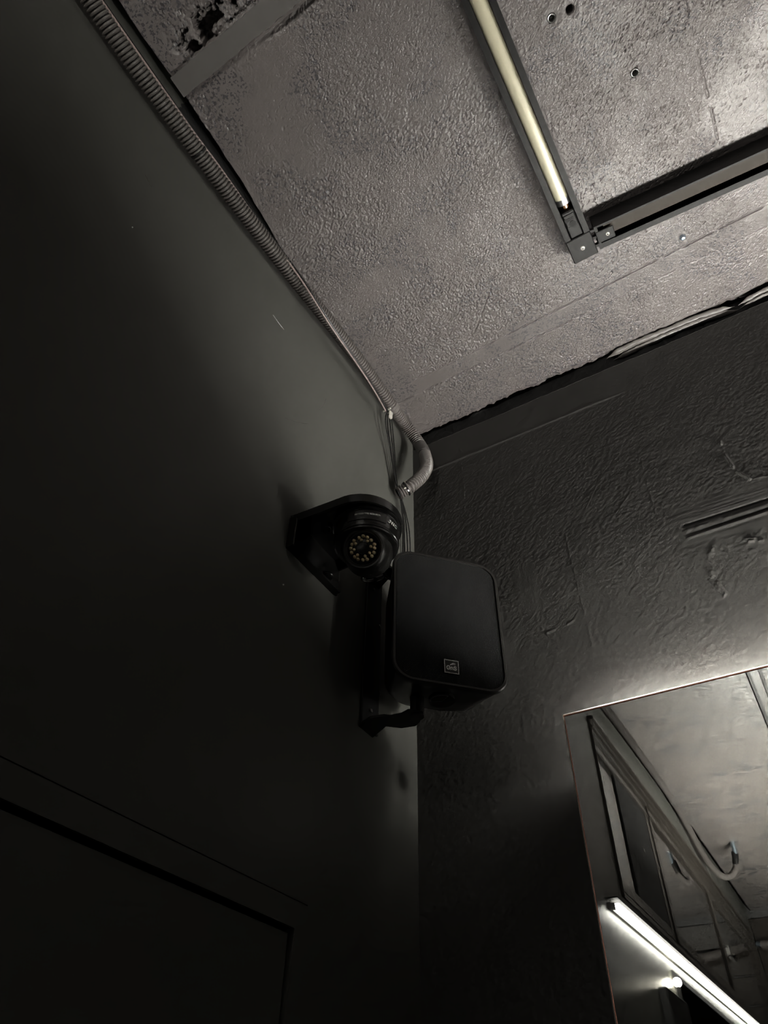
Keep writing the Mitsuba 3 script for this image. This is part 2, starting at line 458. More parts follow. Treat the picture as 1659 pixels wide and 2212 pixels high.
for a, b, r in (((-.4378, 2.8281), (-.4108, 2.8272), .0004), ((-.3032, 2.7519), (-.2902, 2.7968), .0003), ((-.3782, 2.6503), (-.3246, 2.6943), .0003), ((-.69, 2.78), (-.675, 2.772), .0003)):
    c = ((a[0] + b[0]) / 2 + .002, (a[1] + b[1]) / 2 - .001)
    put('scratch', wire([(.0001, *a), (.0001, *c), (.0001, *b)], r, 12, 6), 'grey_print' if r > .00035 else 'sleeve_grey', 'wall_left')
for y, z in ((-.6692, 2.6688), (-.3247, 2.3963)):
    s = trimesh.creation.icosphere(subdivisions=1, radius=.0009)
    s.apply_translation((.0003, y, z))
    put('paint_fleck', s, 'white_print', 'wall_left')
# rough upper edge of the wall seen in the slot beside the slab
Yg, Zg = np.meshgrid(np.linspace(-.95, -.02, 420), np.linspace(2.99, 3.06, 30), indexing='ij')
Xg = .0035 * N(Yg, Zg, 120, 91, 3) * ss(-.72, -.66, Yg) - .0005
put('rough_edge', grid_mesh(np.stack([Xg, Yg, Zg], -1)[:, ::-1]), 'rough_black', 'wall_left', True)
# door leaf, recessed, and its flush casing
struct('door_1', box(-.06, -.0025, DOOR[0] + .004, DOOR[1] - .0035, .01, DOOR[3] - .0045), 'left_wall_paint', label='flush black door set in the left wall')
cs = sg.box(DOOR[0] - .018, 0, DOOR[1] + .018, DOOR[3] + .022).difference(sg.box(DOOR[0], -1, DOOR[1], DOOR[3]))
m = extr(cs, .0016)
V = m.vertices
struct('trim_1', trimesh.Trimesh(np.stack([V[:, 2], V[:, 0], V[:, 1]], 1), m.faces, process=False), 'left_wall_paint', label='thin black casing around the door')

# ------------------------------------------------------------------ the rest of the room shell
struct('wall_right', box(3.4, 3.5, -3.7, .06, 0, 3.06), 'dark_wall')
struct('floor', box(-.12, 3.5, -3.7, .06, -.1, 0), 'dark_wall')
struct('wall_rear', box(-.12, 3.5, -3.75, -3.65, 0, 3.06), 'dark_wall')
for k, z in enumerate((2.96, 2.84, 2.72, 2.60)):
    put('board', box(.002, 3.39, -3.65, -3.635, z - .112, z + .0, .002), 'window_frame', 'wall_rear')

# ------------------------------------------------------------------ mirror
MY = -.060                                  # the mirror stands off the wall; a lit tube lies hidden behind its upper edge
k_ = (CAM[1] - MY) / CAM[1]
mx0, mx1, mz0, mz1 = CAM[0] + (.2095 - CAM[0]) * k_, 1.75, .9, CAM[2] + (2.3335 - CAM[2]) * k_
mir = thing('wall_mirror', 'large frameless mirror standing off the black wall, reflecting the window and lit tube', 'mirror')
put('glass', box(mx0 + .0012, mx1, MY, MY + .0004, mz0, mz1 - .0012), 'mirror_silver', mir)
put('backing', box(mx0 + .0003, mx1, MY + .0006, MY + .006, mz0, mz1 - .009), 'red_brown', mir)
scene['edge_glass'] = {'type': 'principledthin', 'base_color': rgb(.75, .70, .62), 'roughness': .3, 'diff_trans': 1.3, 'spec_trans': 0.0}
rec = lambda x0, x1, z0, z1, y: trimesh.Trimesh([[x0, y, z0], [x1, y, z0], [x1, y, z1], [x0, y, z1]], [[0, 1, 2], [0, 2, 3]], process=False)
put('polished_edge', cat(rec(mx0, mx1, mz1 - .0002, mz1 + .0011, MY), rec(mx0 - .0008, mx0 + .0003, mz0, mz1, MY)), 'edge_glass', mir, label='thin translucent glass edge lit from behind')
put('bevel', cat(box(mx0, mx1, MY - .0006, MY + .0004, mz1 - .0022, mz1 - .0002, .0003), box(mx0 + .0003, mx0 + .0012, MY - .0006, MY + .0004, mz0, mz1, .0003)), 'mirror_edge', mir)
put('mount_batten', cat(box(mx0 + .012, mx1, MY + .006, -.0005, 2.20, 2.252), box(mx0 + .012, mx0 + .05, MY + .006, -.0005, mz0, 2.20)), 'rough_black', mir)

# ------------------------------------------------------------------ window in the left wall (seen in the mirror)
W = 'window_1'
y0, y1, z0, z1 = WIN


def bar(y0, y1, z0, z1, x0, x1, b=.003):
    return box(x0, x1, y0, y1, z0, z1, b)


struct(W + '__frame', cat(bar(y0, y1, z1 - .012, z1, -.09, .016), bar(y0, y1, z1 - .024, z1 - .012, -.09, .006), bar(y0, y1, z1 - .036, z1 - .028, -.09, .012), bar(y0, y1, z1 - .05, z1 - .024, -.09, .001), bar(y0, y1, z0, z0 + .018, -.09, .002), bar(y1 - .008, y1, z0, z1, -.09, .006), bar(y0, y0 + .022, z0, z1, -.09, .010)), 'window_frame')
labels.pop(W + '__frame')
labels[W] = {'kind': 'structure', 'label': 'black aluminium sliding window with three sashes'}
for k, (a, b, xs) in enumerate(((-1.62, -1.098, -.006), (-2.48, -1.62, -.002), (-3.44, -2.46, -.008))):
    t, s = .045, (.045 if k else .040)
    put('sash', cat(bar(a, b, z1 - .05 - t, z1 - .05, xs - .02, xs + .006), bar(a, b, z1 - .05 - .010, z1 - .05, xs - .02, xs + .013), bar(a, b, z1 - .05 - t, z1 - .05 - t + .008, xs - .02, xs + .010), bar(a, b, z0 + .018, z0 + .018 + t * .7, xs - .02, xs + .006),
                    bar(a, a + s, z0 + .018, z1 - .05, xs - .02, xs + .006), bar(b - (s * .8 if k else .010), b, z0 + .018, z1 - .05, xs - .02, xs + .005)), 'window_frame', W)
    put('pane', trimesh.Trimesh([[xs, a + s, z0 + .045], [xs, b - .009, z0 + .045], [xs, b - .009, z1 - .09], [xs, a + s, z1 - .09]], [[0, 1, 2], [0, 2, 3]], process=False), 'pane_glass', W)
put('blind_panel', box(-.008, -.002, -1.585, -1.275, WIN[2] + .04, WIN[3] - .09), 'rough_black', W)
for y in (-1.44, -1.60, -2.56, -2.69):
    put('screw', cyl((-.006, y, 2.62), (.0045, y, 2.62), .004, 12, .002), 'steel', W)
ct = thing('window_curtain', 'pale grey pleated curtain behind the first window pane', 'curtain')
yy = np.linspace(-1.10, -1.275, 90)
P = np.stack([np.stack([-.022 + .004 * np.sin(yy * 260) + 0 * yy, yy, np.full_like(yy, zz)], -1) for zz in np.linspace(2.40, 2.86, 12)], 0)
put('cloth', grid_mesh(P), 'curtain_cloth', ct, True)


# ------------------------------------------------------------------ fluorescent tubes
def emit(name, mesh, parent, rad):
    key = numbered(parent + '__' + name)
    scene[key] = {**mikit.ply(mesh, 'white_print', smooth=True), 'emitter': {'type': 'area', 'radiance': rgb(*rad)}}
    return key


def tube_light(label, a, b, out, rad, r=.0085):
    """A batten with a bare tube from a to b; out: unit vector off the wall."""
    a, b, out = (np.asarray(v, float) for v in (a, b, out))
    d = (b - a) / np.linalg.norm(b - a)
    t = thing('tube_light', label, 'lamp')
    L_ = np.linalg.norm(b - a)
    q_ = np.array([0, .0012, .004, .0085, .0125, .5 * L_, L_ - .0125, L_ - .0085, L_ - .004, L_ - .0012, L_])
    rr_ = np.array([.15, .42, .73, .95, 1, 1, 1, .95, .73, .42, .15]) * r
    emit('tube', tube(a + q_[:, None] * d, rr_, 20, True), t, rad)
    for p, s in ((a, 1), (b, -1)):
        put('end_cap', cyl(p + s * d * .016, p + s * d * .020, r * 1.05, 20, .001), 'chrome', t)
        put('lamp_holder', box(*(np.sort([p[0] - .0105 * out[0] - .002, p[0] - .004 * out[0] + .002])), *(np.sort([p[1] - s * .006 * d[1] - .0105 * out[1], p[1] + s * .006 * d[1]])), p[2] - .006, p[2] + .006, .001), 'tube_base', t)
    base = a - out * (r + .006)
    up = np.cross(d, out)
    c = (a + b) / 2 - out * (r + .0028)
    bx = trimesh.creation.box((np.linalg.norm(b - a) + .02, .0052, .014))
    M = np.eye(4)
    M[:3, 0], M[:3, 1], M[:3, 2], M[:3, 3] = d, out, np.cross(d, out), c
    bx.apply_transform(M)
    put('batten', bx, 'tube_base', t)
    return t


tube_light('lit fluorescent tube on the black wall under the window, seen in the mirror', (.0145, -.962, 2.357), (.0145, -3.35, 2.396), (1, 0, 0), TUBE_LEFT)
tube_light('added fill tube on the wall opposite the window, out of view', (3.35, -.6, 2.35), (3.35, -3.0, 2.35), (-1, 0, 0), FILL_FAR)  # added as general fill, no such lamp is in view
# added trough and tube, unseen, to brighten the ceiling behind the camera
up = thing('added_uplight', 'added black trough with a lit tube, unseen, to brighten the ceiling behind the camera', 'lamp')
UX, UZ = .50, 2.17
put('trough', cat(box(UX - .04, UX + .04, -2.6, -1.66, UZ, UZ + .004), box(UX - .04, UX - .037, -2.6, -1.66, UZ, UZ + .076), box(UX + .037, UX + .04, -2.6, -1.66, UZ, UZ + .095), box(UX - .04, UX + .04, -1.66, -1.657, UZ, UZ + UP_LIP)), 'black_metal', up)
emit('tube', tube(np.linspace((UX, -1.70, UZ + .028), (UX, -2.56, UZ + .028), 3), .018, 20, True), up, FILL_UP)
for y_ in (-1.75, -2.5):
    put('rod', cyl((UX + .044, y_, UZ), (UX + .044, y_, 3.0), .004, 10), 'black_metal', up)

# the tube hidden behind the upper edge of the mirror: it lights the wall above it and the ceiling
hl = thing('mirror_lamp', 'lit tube hidden behind the upper edge of the mirror', 'lamp')
emit('tube', cat(*[tube(np.linspace((x0_, LAMP_Y, LAMP_Z), (x1_, LAMP_Y, LAMP_Z), 3), .0105, 20, True) for x0_, x1_ in ((.262, .775), (.825, 1.515))]), hl, TUBE_BACK)
s = trimesh.creation.icosphere(subdivisions=3, radius=.017)
s.apply_translation((.80, -.0300, 2.2735))
bl = thing('added_bulb', 'added round lit bulb, unseen behind the upper edge of the mirror, to brighten the corner', 'lamp')
emit('globe', s, bl, BULB_FILL)  # added bulb, strengthens the light reaching the corner past the mirror
put('socket', box(.793, .807, LAMP_Y - .004, -.0005, 2.252, 2.258, .001), 'tube_base', bl)
put('lamp_holder', box(1.515, 1.54, LAMP_Y - .014, -.0005, LAMP_Z - .02, LAMP_Z + .012, .002), 'tube_base', hl)
put('clip', box(.60, .608, LAMP_Y - .0, -.0005, LAMP_Z - .016, LAMP_Z - .0125), 'steel', hl)

# ledge under the window that shades the wall above the tube
led_ = trimesh.convex.convex_hull(np.array([(x, y, z + k) for y, z in ((-.945, 2.3685), (-3.40, 2.4085)) for x in (.0004, .0235) for k in (0, .003)]))
put('sill_ledge', led_, 'rough_black', 'wall_left', label='thin black ledge under the window')
# black box with a red stripe and a smaller box, fixed to the left wall below the lit tube
struct('trim_2', cat(box(-.10, .004, -3.34, -1.452, 2.318, 2.334, .002), box(-.10, .004, -1.462, -1.450, 1.2, 2.334, .002)), 'rough_black', label='black edge of the dark opening under the lit tube')
rb = thing('red_bar', 'dull red bar inside the dark opening under the lit tube, seen in the mirror', 'beam')
put('bar', box(-.150, .0, -2.33, -2.30, 2.417, 2.441, .002), 'red_paint', rb)
put('end_bracket', box(-.154, -.146, -2.34, -2.29, 2.405, 2.450, .001), 'rough_black', rb)
bx = thing('wall_box', 'small black box on the wall left of the dark opening, seen in the mirror', 'box')
put('body', box(.0005, .022, -1.449, -1.25, 1.9, 2.262, .003), 'rough_black', bx)
sl = thing('small_lamp', 'small glaring lamp on the wall just above the small black box, seen in the mirror', 'lamp')
s = trimesh.creation.icosphere(subdivisions=2, radius=.011)
s.apply_translation((.0125, -1.428, 2.302))
emit('globe', s, sl, SMALL_LAMP)
put('socket', cyl((.0125, -1.428, 2.262), (.0125, -1.428, 2.292), .005, 14, .001), 'rough_black', sl)


# ------------------------------------------------------------------ conduit along the ceiling edge
def ribbed(path_pts, pitch, r, amp, sides=16):
    L = spline(path_pts, 10)[1]
    n = int(L / pitch * 6)
    P, L = spline(path_pts, n)
    s = np.linspace(0, L, n)
    return tube(P, r + amp * (2 * np.sqrt(.5 + .5 * np.cos(s / pitch * 2 * np.pi)) - 1), sides, False)


cd = thing('flexible_conduit', 'grey corrugated conduit along the ceiling edge, curling down in the corner', 'conduit')
bend = [(.022, -.1176, 2.9551), (.022, -.060, 2.958), (.036, -.034, 2.922), (.048, -.040, 2.876), (.0525, -.046, 2.849), (.0500, -.058, 2.813), (.041, -.071, 2.785), (.033, -.0765, 2.7735), (.024, -.0785, 2.7685), (.0125, -.0815, 2.762)]
run = [(.118, -2.635, 2.945), (.112, -2.64, 2.915), (.086, -2.625, 2.878), (.055, -2.56, 2.862), (.030, -2.45, 2.89), (.023, -2.29, 2.945), (.022, -2.07, 2.982), (.022, -1.7, 2.982), (.022, -1.28, 2.966),
       (.022, -1.05, 2.932), (.022, -.8528, 2.9117), (.022, -.7767, 2.9065), (.022, -.7013, 2.908), (.022, -.6589, 2.909), (.022, -.565, 2.9154), (.022, -.4525, 2.9264), (.022, -.3229, 2.9435), (.022, -.202, 2.9545)]
run = [(x, y + DY * (y < -1.1), z) for x, y, z in run]
put('hose', ribbed(run + bend, .0052, .0098, .0022), 'conduit_grey', cd, True)
put('collar', cyl((.022, -.1255, 2.9555), (.022, -.113, 2.9555), .0117, 24, .001), 'conduit_grey', cd)
put('collar', wire([(.0345, -.0345, 2.926), (.0395, -.0352, 2.911), (.0440, -.0370, 2.895)], .0119, 10, 24), 'sleeve_grey', cd, 50, label='smooth joining sleeve')
put('collar', cyl((.022, -2.08 + DY, 2.982), (.022, -2.05 + DY, 2.982), .0125, 24, .001), 'steel', cd)
put('inner_bore', tube(np.array(bend[-3:]), .0082, 16, False), 'rough_black', cd)
put('end_sleeve', wire([(.122, -2.633 + DY, 2.965), (.119, -2.635 + DY, 2.945), (.113, -2.64 + DY, 2.92)], .0128, 10, 16), 'cable_black', cd, 50)
put('tie', place(lathe([(.0114, -.0012), (.0124, -.0012), (.0124, .0012), (.0114, .0012), (.0114, -.0012)], 24), (.022, -.6555, 2.909), (0, 1, .05)), 'cable_black', cd)
sp = thing('steel_pipe', 'short bright steel pipe stub leaving the ceiling, seen in the mirror', 'pipe')
put('stub', cyl((.127, -2.62, 2.998), (.1235, -2.631, 2.955), .0095, 16, .001), 'zinc_blue', sp)
put('flange', cyl((.127, -2.62, 3.002), (.127, -2.62, 2.996), .016, 16, .001), 'steel', sp)
cd2 = thing('flexible_conduit', 'pale corrugated conduit end on the rear wall, at the mirror edge', 'conduit')
put('hose', ribbed([(.03, -3.59, 2.835), (.12, -3.58, 2.82), (.3, -3.59, 2.80)], .0075, .019, .0015), 'conduit_grey', cd2, True)
put('connector', cyl((.006, -3.595, 2.842), (.034, -3.59, 2.835), .011, 16, .001), 'zinc_blue', cd2)
put('saddle', box(.10, .12, -3.636, -3.56, 2.797, 2.845, .002), 'steel', cd2)

# cables running with the conduit
cb = thing('speaker_cable', 'twin pinkish cable lying along the conduit below the ceiling', 'cable')
cpts = [(.012, -.98, 2.975), (.012, -.7813, 2.966), (.011, -.6565, 2.968), (.012, -.6146, 2.969), (.020, -.525, 2.949), (.0355, -.43, 2.914), (.0365, -.355, 2.901), (.0358, -.272, 2.900), (.031, -.160, 2.894)]
put('conductor', wire(cpts, .0013, 200), 'cable_pink', cb, True)
put('conductor', wire([(x + .0006, y, z - .0027) for x, y, z in cpts], .0013, 200), 'cable_pink', cb, True)
cb2 = thing('signal_cable', 'thin black cable between the pink cable and the conduit', 'cable')
put('sheath', wire([(.010, -.98, 2.982)] + [(x - .001, y + .002, z + .0048) for x, y, z in cpts[1:4]] + [(x + .0005, y + .004, z + .0045) for x, y, z in cpts[4:-1]] + [(.029, -.148, 2.905)], .0019, 200), 'cable_black', cb2, True)
cl = thing('cable_clip', 'small bright metal clip where the hanging cables leave the ceiling edge', 'clip')
put('clip_body', cat(box(.0185, .0250, -.1335, -.123, 2.915, 2.9325, .002), cyl((.012, -.137, 2.930), (.029, -.139, 2.926), .0016, 10)), 'chrome', cl)
put('clip_screw', cyl((.020, -.120, 2.937), (.0225, -.1225, 2.9335), .003, 12, .0008), 'steel', cl)
drops = [([(.026, -.146, 2.905), (.020, -.140, 2.885), (.015, -.115, 2.85), (.0125, -.094, 2.80), (.0125, -.078, 2.772), (.010, -.060, 2.73), (.009, -.0575, 2.66), (.012, -.06, 2.60)], .0013),
         ([(.022, -.135, 2.918), (.018, -.128, 2.885), (.0135, -.106, 2.84), (.0105, -.086, 2.79), (.011, -.070, 2.768), (.009, -.055, 2.73), (.008, -.0485, 2.66), (.012, -.05, 2.60)], .0012),
         ([(.020, -.127, 2.922), (.017, -.116, 2.89), (.013, -.098, 2.84), (.009, -.080, 2.79), (.0095, -.064, 2.765), (.008, -.045, 2.73), (.007, -.037, 2.67), (.012, -.04, 2.60)], .0012),
         ([(.0225, -.125, 2.922), (.016, -.106, 2.89), (.0105, -.088, 2.84), (.0075, -.074, 2.79), (.0085, -.060, 2.768), (.007, -.034, 2.73), (.006, -.026, 2.67), (.012, -.03, 2.60)], .0011)]
for (pts, r), w_ in zip(drops, ('leftmost', 'second from the left', 'third from the left', 'rightmost')):
    k = thing('hanging_cable', f'{w_} of the four thin black cables hanging from the clip', 'cable', 'thin black cables hanging in the corner')
    put('sheath', wire(pts, r, 120), 'cable_black', k, True)
tie = thing('cable_tie', 'clear shiny cable tie holding the hanging cables to the conduit end', 'cable tie')
put('band', place(lathe([(.0120, -.0011), (.0129, -.0011), (.0129, .0011), (.0120, .0011), (.0120, -.0011)], 24), (.0275, -.0775, 2.7705), (-.9, -.2, -.42)), 'black_gloss', tie)
put('tie_head', box(.025, .031, -.083, -.077, 2.780, 2.787, .0012), 'chrome', tie)
put('tie_tail', wire([(.029, -.086, 2.764), (.032, -.089, 2.760), (.030, -.091, 2.757)], .0011, 12), 'chrome', tie)

# coil of spare cable between camera and speaker
cc = thing('cable_coil', 'small coil of black cable between the camera and the speaker', 'cable')
a = np.linspace(0, 2 * np.pi * 3.2, 160)
put('loop', tube(np.stack([.032 + .004 * np.sin(a * .31), -.150 + .015 * np.cos(a), 2.528 + .013 * np.sin(a) + .0008 * a], 1), .0017, 8), 'cable_black', cc, True)
put('plug', cyl((.030, -.175, 2.500), (.032, -.160, 2.515), .0048, 14, .001), 'black_plastic', cc)
put('lead', wire([(.050, -.235, 2.452), (.036, -.21, 2.47), (.030, -.185, 2.490), (.030, -.172, 2.503)], .0017, 40), 'cable_black', cc, True)

# ------------------------------------------------------------------ ceiling light channels
ROT = math.atan2(.0066, .40)


def channel(L, w=.0385, d=.038, t=.0022, lip=.0085, near=.0085):
    """A U channel opening downwards, along +x from the origin, z down from 0 to -d; inward lips at the bottom."""
    prof = sg.Polygon([(-w / 2, 0), (w / 2, 0), (w / 2, -d), (w / 2 - lip, -d), (w / 2 - lip, -d + t), (w / 2 - t, -d + t), (w / 2 - t, -t), (-w / 2 + t, -t), (-w / 2 + t, -d + t), (-w / 2 + near, -d + t), (-w / 2 + near, -d), (-w / 2, -d)])
    m = extr(prof, L)
    V = m.vertices
    return trimesh.Trimesh(np.stack([V[:, 2], V[:, 0], V[:, 1]], 1), m.faces, process=False)


def cross_screw(parent, p, d, r=.0035):
    head = lathe([(0, .0016), (r * .6, .0014), (r * .92, .0008), (r, 0), (0, 0)], 20)
    key = put('screw', place(head, p, d), 'chrome', parent, 40, label='small bright cross-head screw')
    put('slot', cat(place(box(-r * .55, r * .55, -.0004, .0004, .0012, .0018), p, d), place(box(-.0004, .0004, -r * .55, r * .55, .0012, .0018), p, d)), 'rough_black', key)


def at(mesh, origin, ang):
    m = mesh.copy()
    m.apply_transform(trimesh.transformations.rotation_matrix(ang, (0, 0, 1)))
    m.apply_translation(origin)
    return m


# first channel: from its corner block towards the camera
A1 = math.radians(-90) - ROT
O1 = np.array([.4312, -.2200, HC - .0005])
f1 = thing('light_channel', 'black ceiling light channel holding an unlit pale yellow tube', 'light fixture')
put('channel', at(channel(.84), O1, A1), 'black_metal', f1)
put('inside', at(box(.0, .84, -.0165, .0165, -.0035, -.0025), O1, A1), 'channel_inside', f1)
put('lamp_tube', at(tube(np.linspace((.102, .0006, -.0235), (.84, .0006, -.0235), 3), .0112, 28), O1, A1), 'lamp_glass', f1, 40, label='pale yellow unlit tube')
put('tube_cap', at(tube(np.array([(.094, .0006, -.0235), (.098, .0006, -.0235), (.1035, .0006, -.0235)]), .0114, 24), O1, A1), 'steel', f1, 40)
put('tube_ring', at(tube(np.array([(.300, .0006, -.0235), (.302, .0006, -.0235)]), .01145, 24), O1, A1), 'lamp_glass', f1, 40)
put('contact', at(tube(np.array([(.080, .001, -.0255), (.091, .001, -.0255)]), .0042, 12), O1, A1), 'copper', f1, 40)
hold = put('lamp_holder', at(cat(box(.040, .084, -.0098, .0098, -.037, -.004, .0015), box(.060, .080, -.0085, .0085, -.0385, -.036, .001)), O1, A1), 'black_metal', f1)
put('dimple', at(cat(cyl((.0635, .001, -.0384), (.0635, .001, -.0392), .0052, 20), box(.0690, .0745, -.0085, .0050, -.0392, -.0384)), O1, A1), 'rough_black', hold)
put('corner_block', at(box(.0, .040, -.0195, .0195, -.0400, 0, .0012), O1, A1), 'black_metal', f1)
s = at(trimesh.Trimesh([[.0195, .0005, -.0400]], []), O1, A1).vertices[0]
cross_screw(f1, s, (0, 0, -1))

# second channel: runs along the back wall
A2 = math.atan2(.0110, .24)
O2 = np.array([.4555, -.2425, HC - .0005])
f2 = thing('light_channel', 'empty black ceiling light channel running along the mirror wall', 'light fixture')
put('channel', at(channel(.95, near=.0028), O2, A2), 'black_metal', f2)
rp = extr(sg.Polygon([(-.0165, -.0345), (.0050, -.0300), (.0050, -.0285), (-.0165, -.033)]), .936)
V = rp.vertices
put('reflector', at(trimesh.Trimesh(np.stack([V[:, 2] + .014, V[:, 0], V[:, 1]], 1), rp.faces, process=False), O2, A2), 'channel_inside', f2, label='brownish inner strip')
put('end_plate', at(cat(box(.0, .0045, -.0185, .0195, -.0385, 0), box(.0, .027, -.0105, .0085, -.0398, -.0375, .0008)), O2, A2), 'black_metal', f2)
s = at(trimesh.Trimesh([[.0165, -.001, -.0398]], []), O2, A2).vertices[0]
cross_screw(f2, s, (0, 0, -1), .003)
for yy_ in (-.014, -.002, .012):
    put('tab', at(box(-.0062, .0, yy_ - .002, yy_ + .002, -.037, -.030), O2, A2), 'black_metal', f2)
f3 = thing('light_channel', 'black ceiling light channel at the upper right of the mirror reflection', 'light fixture')
put('channel', at(channel(1.3), (.441, -1.16, HC - .0005), math.radians(-90)), 'black_metal', f3)
put('reflector', at(box(.0, 1.3, -.0115, .0115, -.020, -.0025), (.441, -1.16, HC - .0005), math.radians(-90)), 'channel_inside', f3)

# anchors in the ceiling
for i, (x, y, kind, lab) in enumerate(((.499, -.538, 0, 'open metal anchor sleeve in the ceiling beside the black drilled hole'), (.575, -.422, 0, 'open metal anchor sleeve alone between the two light channels'),
                                       (.575, -.157, 1, 'small metal anchor plug behind the empty light channel'))):
    t = thing('ceiling_anchor', lab, 'anchor')
    if kind == 0:
        put('sleeve', place(lathe([(.0040, -.012), (.0040, .0016), (.0052, .0020), (.0056, .0010), (.0056, -.012)], 28), (x, y, HC), (0, 0, -1)), 'steel', t, 40)
        put('bore', cyl((x, y, HC + .010), (x, y, HC + .0105), .0041, 20), 'rough_black', t)
    else:
        put('plug', place(lathe([(0, .006), (.0028, .0055), (.0042, .003), (.0046, -.002)], 20), (x, y, HC), (0, 0, -1)), 'zinc_blue', t, 40)

# ------------------------------------------------------------------ security camera on its wall bracket
sc = thing('security_camera', 'black dome camera with a ring of amber diodes on a wall bracket', 'security camera')
PC = np.array([.0726, -.2766])
circ = sg.Point(PC).buffer(.0505, 48)
plate = sg.MultiPoint([(.0005, -.330), (.0005, -.222)]).union(circ).convex_hull
inner = plate.buffer(-.0028)
mt = extr(plate.difference(inner), .0115)
mt.apply_translation((0, 0, 2.490))
mp = extr(plate, .003)
mp.apply_translation((0, 0, 2.4995))
br = put('bracket', cat(mt, mp, box(.0005, .004, -.331, -.221, 2.449, 2.5025, .001), box(.0005, .012, -.331, -.3275, 2.449, 2.4945, .001)), 'black_gloss', sc)
fl = sg.Polygon([(-.331, 2.449), (-.225, 2.449), (-.225, 2.452), (-.328, 2.452), (-.328, 2.498), (-.331, 2.498)])
m = extr(fl, .010)
V = m.vertices
put('flange_rim', trimesh.Trimesh(np.stack([V[:, 2] + .0005, V[:, 0], V[:, 1]], 1), m.faces, process=False), 'black_gloss', br)
put('bracket_hole', place(lathe([(.0058, 0), (.0072, .0004), (.0072, -.001), (.0058, -.001), (.0058, 0)], 24), (.030, -.2935, 2.4955), (0, 0, -1)), 'black_plastic', br)
s = trimesh.creation.icosphere(subdivisions=3, radius=.0078)
s.apply_scale((1, 1, .6))
s.apply_translation((.006, -.249, 2.462))
put('screw_cap', s, 'black_gloss', br, True)
RC = np.array([.0785, -.2735])
ring = lathe([(0, 2.496), (.0425, 2.496), (.0430, 2.4885), (.0405, 2.4875), (.0405, 2.4655), (.0398, 2.4645), (.0398, 2.4620), (.0388, 2.4612), (.0388, 2.4586), (.0355, 2.4566), (.031, 2.4562), (.030, 2.4600), (0, 2.4600)], 72)
ring.apply_translation((RC[0], RC[1], 0))
put('base', ring, 'black_gloss', sc, 35)
a0 = math.radians(-58)


def wrap(mesh, ang, zc, R):
    V = mesh.vertices.copy()
    w = (V[:, 0].min() + V[:, 0].max()) / 2
    a = ang + (V[:, 0] - w) / R
    r = R + V[:, 2]
    return trimesh.Trimesh(np.stack([RC[0] + r * np.cos(a), RC[1] + r * np.sin(a), zc + V[:, 1]], 1), mesh.faces, process=False)


pl = box(-.0240, .0240, -.0075, .0075, 0, .0012).subdivide_to_size(.003)
put('label_panel', wrap(pl, a0, 2.4765, .0403), 'black_plastic', sc, 30)
tx = meshkit.text_mesh('BEYOND THE SECURITY', .0020, .0004, True).subdivide_to_size(.004)
put('lettering', wrap(tx, a0 + .02, 2.4765, .0415), 'white_print', sc, label='white lettering BEYOND THE SECURITY')
tx = meshkit.text_mesh('JWC', .0056, .0004, True).subdivide_to_size(.004)
put('logo', wrap(tx, math.radians(-8.5), 2.4730, .0412), 'white_print', sc, label='white letters JWC')
BC = np.array([.0815, -.2725, 2.4500])
cam_d = (CAM - BC) / np.linalg.norm(CAM - BC)
AX = cam_d * .93 + np.array([-.864, -.503, -.02]) * .22 + np.array([.341, -.614, .712]) * .22
AX /= np.linalg.norm(AX)
ball = trimesh.creation.icosphere(subdivisions=4, radius=.0298)
ball.apply_translation(BC)
put('eyeball', ball, 'black_plastic', sc, True)
face = lathe([(.0285, .006), (.0275, .0205), (.0262, .0258), (.0240, .0280), (.0222, .0278), (.0204, .0262), (0, .0262)], 64)
put('face_ring', place(face, BC, AX), 'black_plastic', sc, 35)
put('window', place(lathe([(0, .0266), (.0198, .0266), (.0198, .0258)], 48), BC, AX), 'lens_glass', sc, 35)
U_, V_, W_ = frame_of(AX)
lens = put('lens', place(lathe([(.0085, .0264), (.0083, .0290), (.0074, .0294), (.0066, .0288), (.0058, .0282), (0, .0280)], 40), BC, AX), 'black_plastic', sc, 35)
put('lens_glass', place(lathe([(0, .0288), (.003, .0286), (.0055, .0281)], 32), BC, AX), 'lens_glass', lens, True)
led_m = lathe([(0, .0042), (.0010, .0038), (.0017, .0028), (.0019, .0016), (.0019, 0), (.0022, 0), (.0022, -.0006), (0, -.0006)], 12)
leds = [(560, 640), (700, 590), (650, 730), (840, 640), (855, 775), (970, 745), (1090, 890), (970, 970), (1090, 1020), (930, 1180), (1070, 1170), (1000, 1285), (780, 1285), (700, 1405), (840, 1390), (520, 1235), (420, 1290), (530, 1375), (400, 1050), (310, 1135), (285, 995), (320, 860), (450, 850), (390, 735)]
kx = .83 / 1533 / 15.08
right = np.array([.8643, .5027, .0197])
ru = right - AX * (right @ AX)
ru /= np.linalg.norm(ru)
uu = np.cross(AX, ru)
uu = uu if uu[2] > 0 else -uu
for a, b in leds:
    p = BC + AX * .0268 + ru * (a - 703) * kx * .98 - uu * (b - 1005) * kx * .98
    put('diode', place(led_m, p, AX), 'led_body', sc, True)
labels['security_camera__diode'] = {'label': 'small amber infrared diode'}

# ------------------------------------------------------------------ loudspeaker in the corner, facing out at 45 degrees
sk = thing('wall_speaker', 'black wall loudspeaker with a rounded perforated grille in the corner below the camera', 'speaker')
LX, NX = np.array([.7071, .7071, 0]), np.array([.7071, -.7071, 0])
SCN = np.array([.1285, -.1540, 2.4155])
SW, SH = .1445, .1972


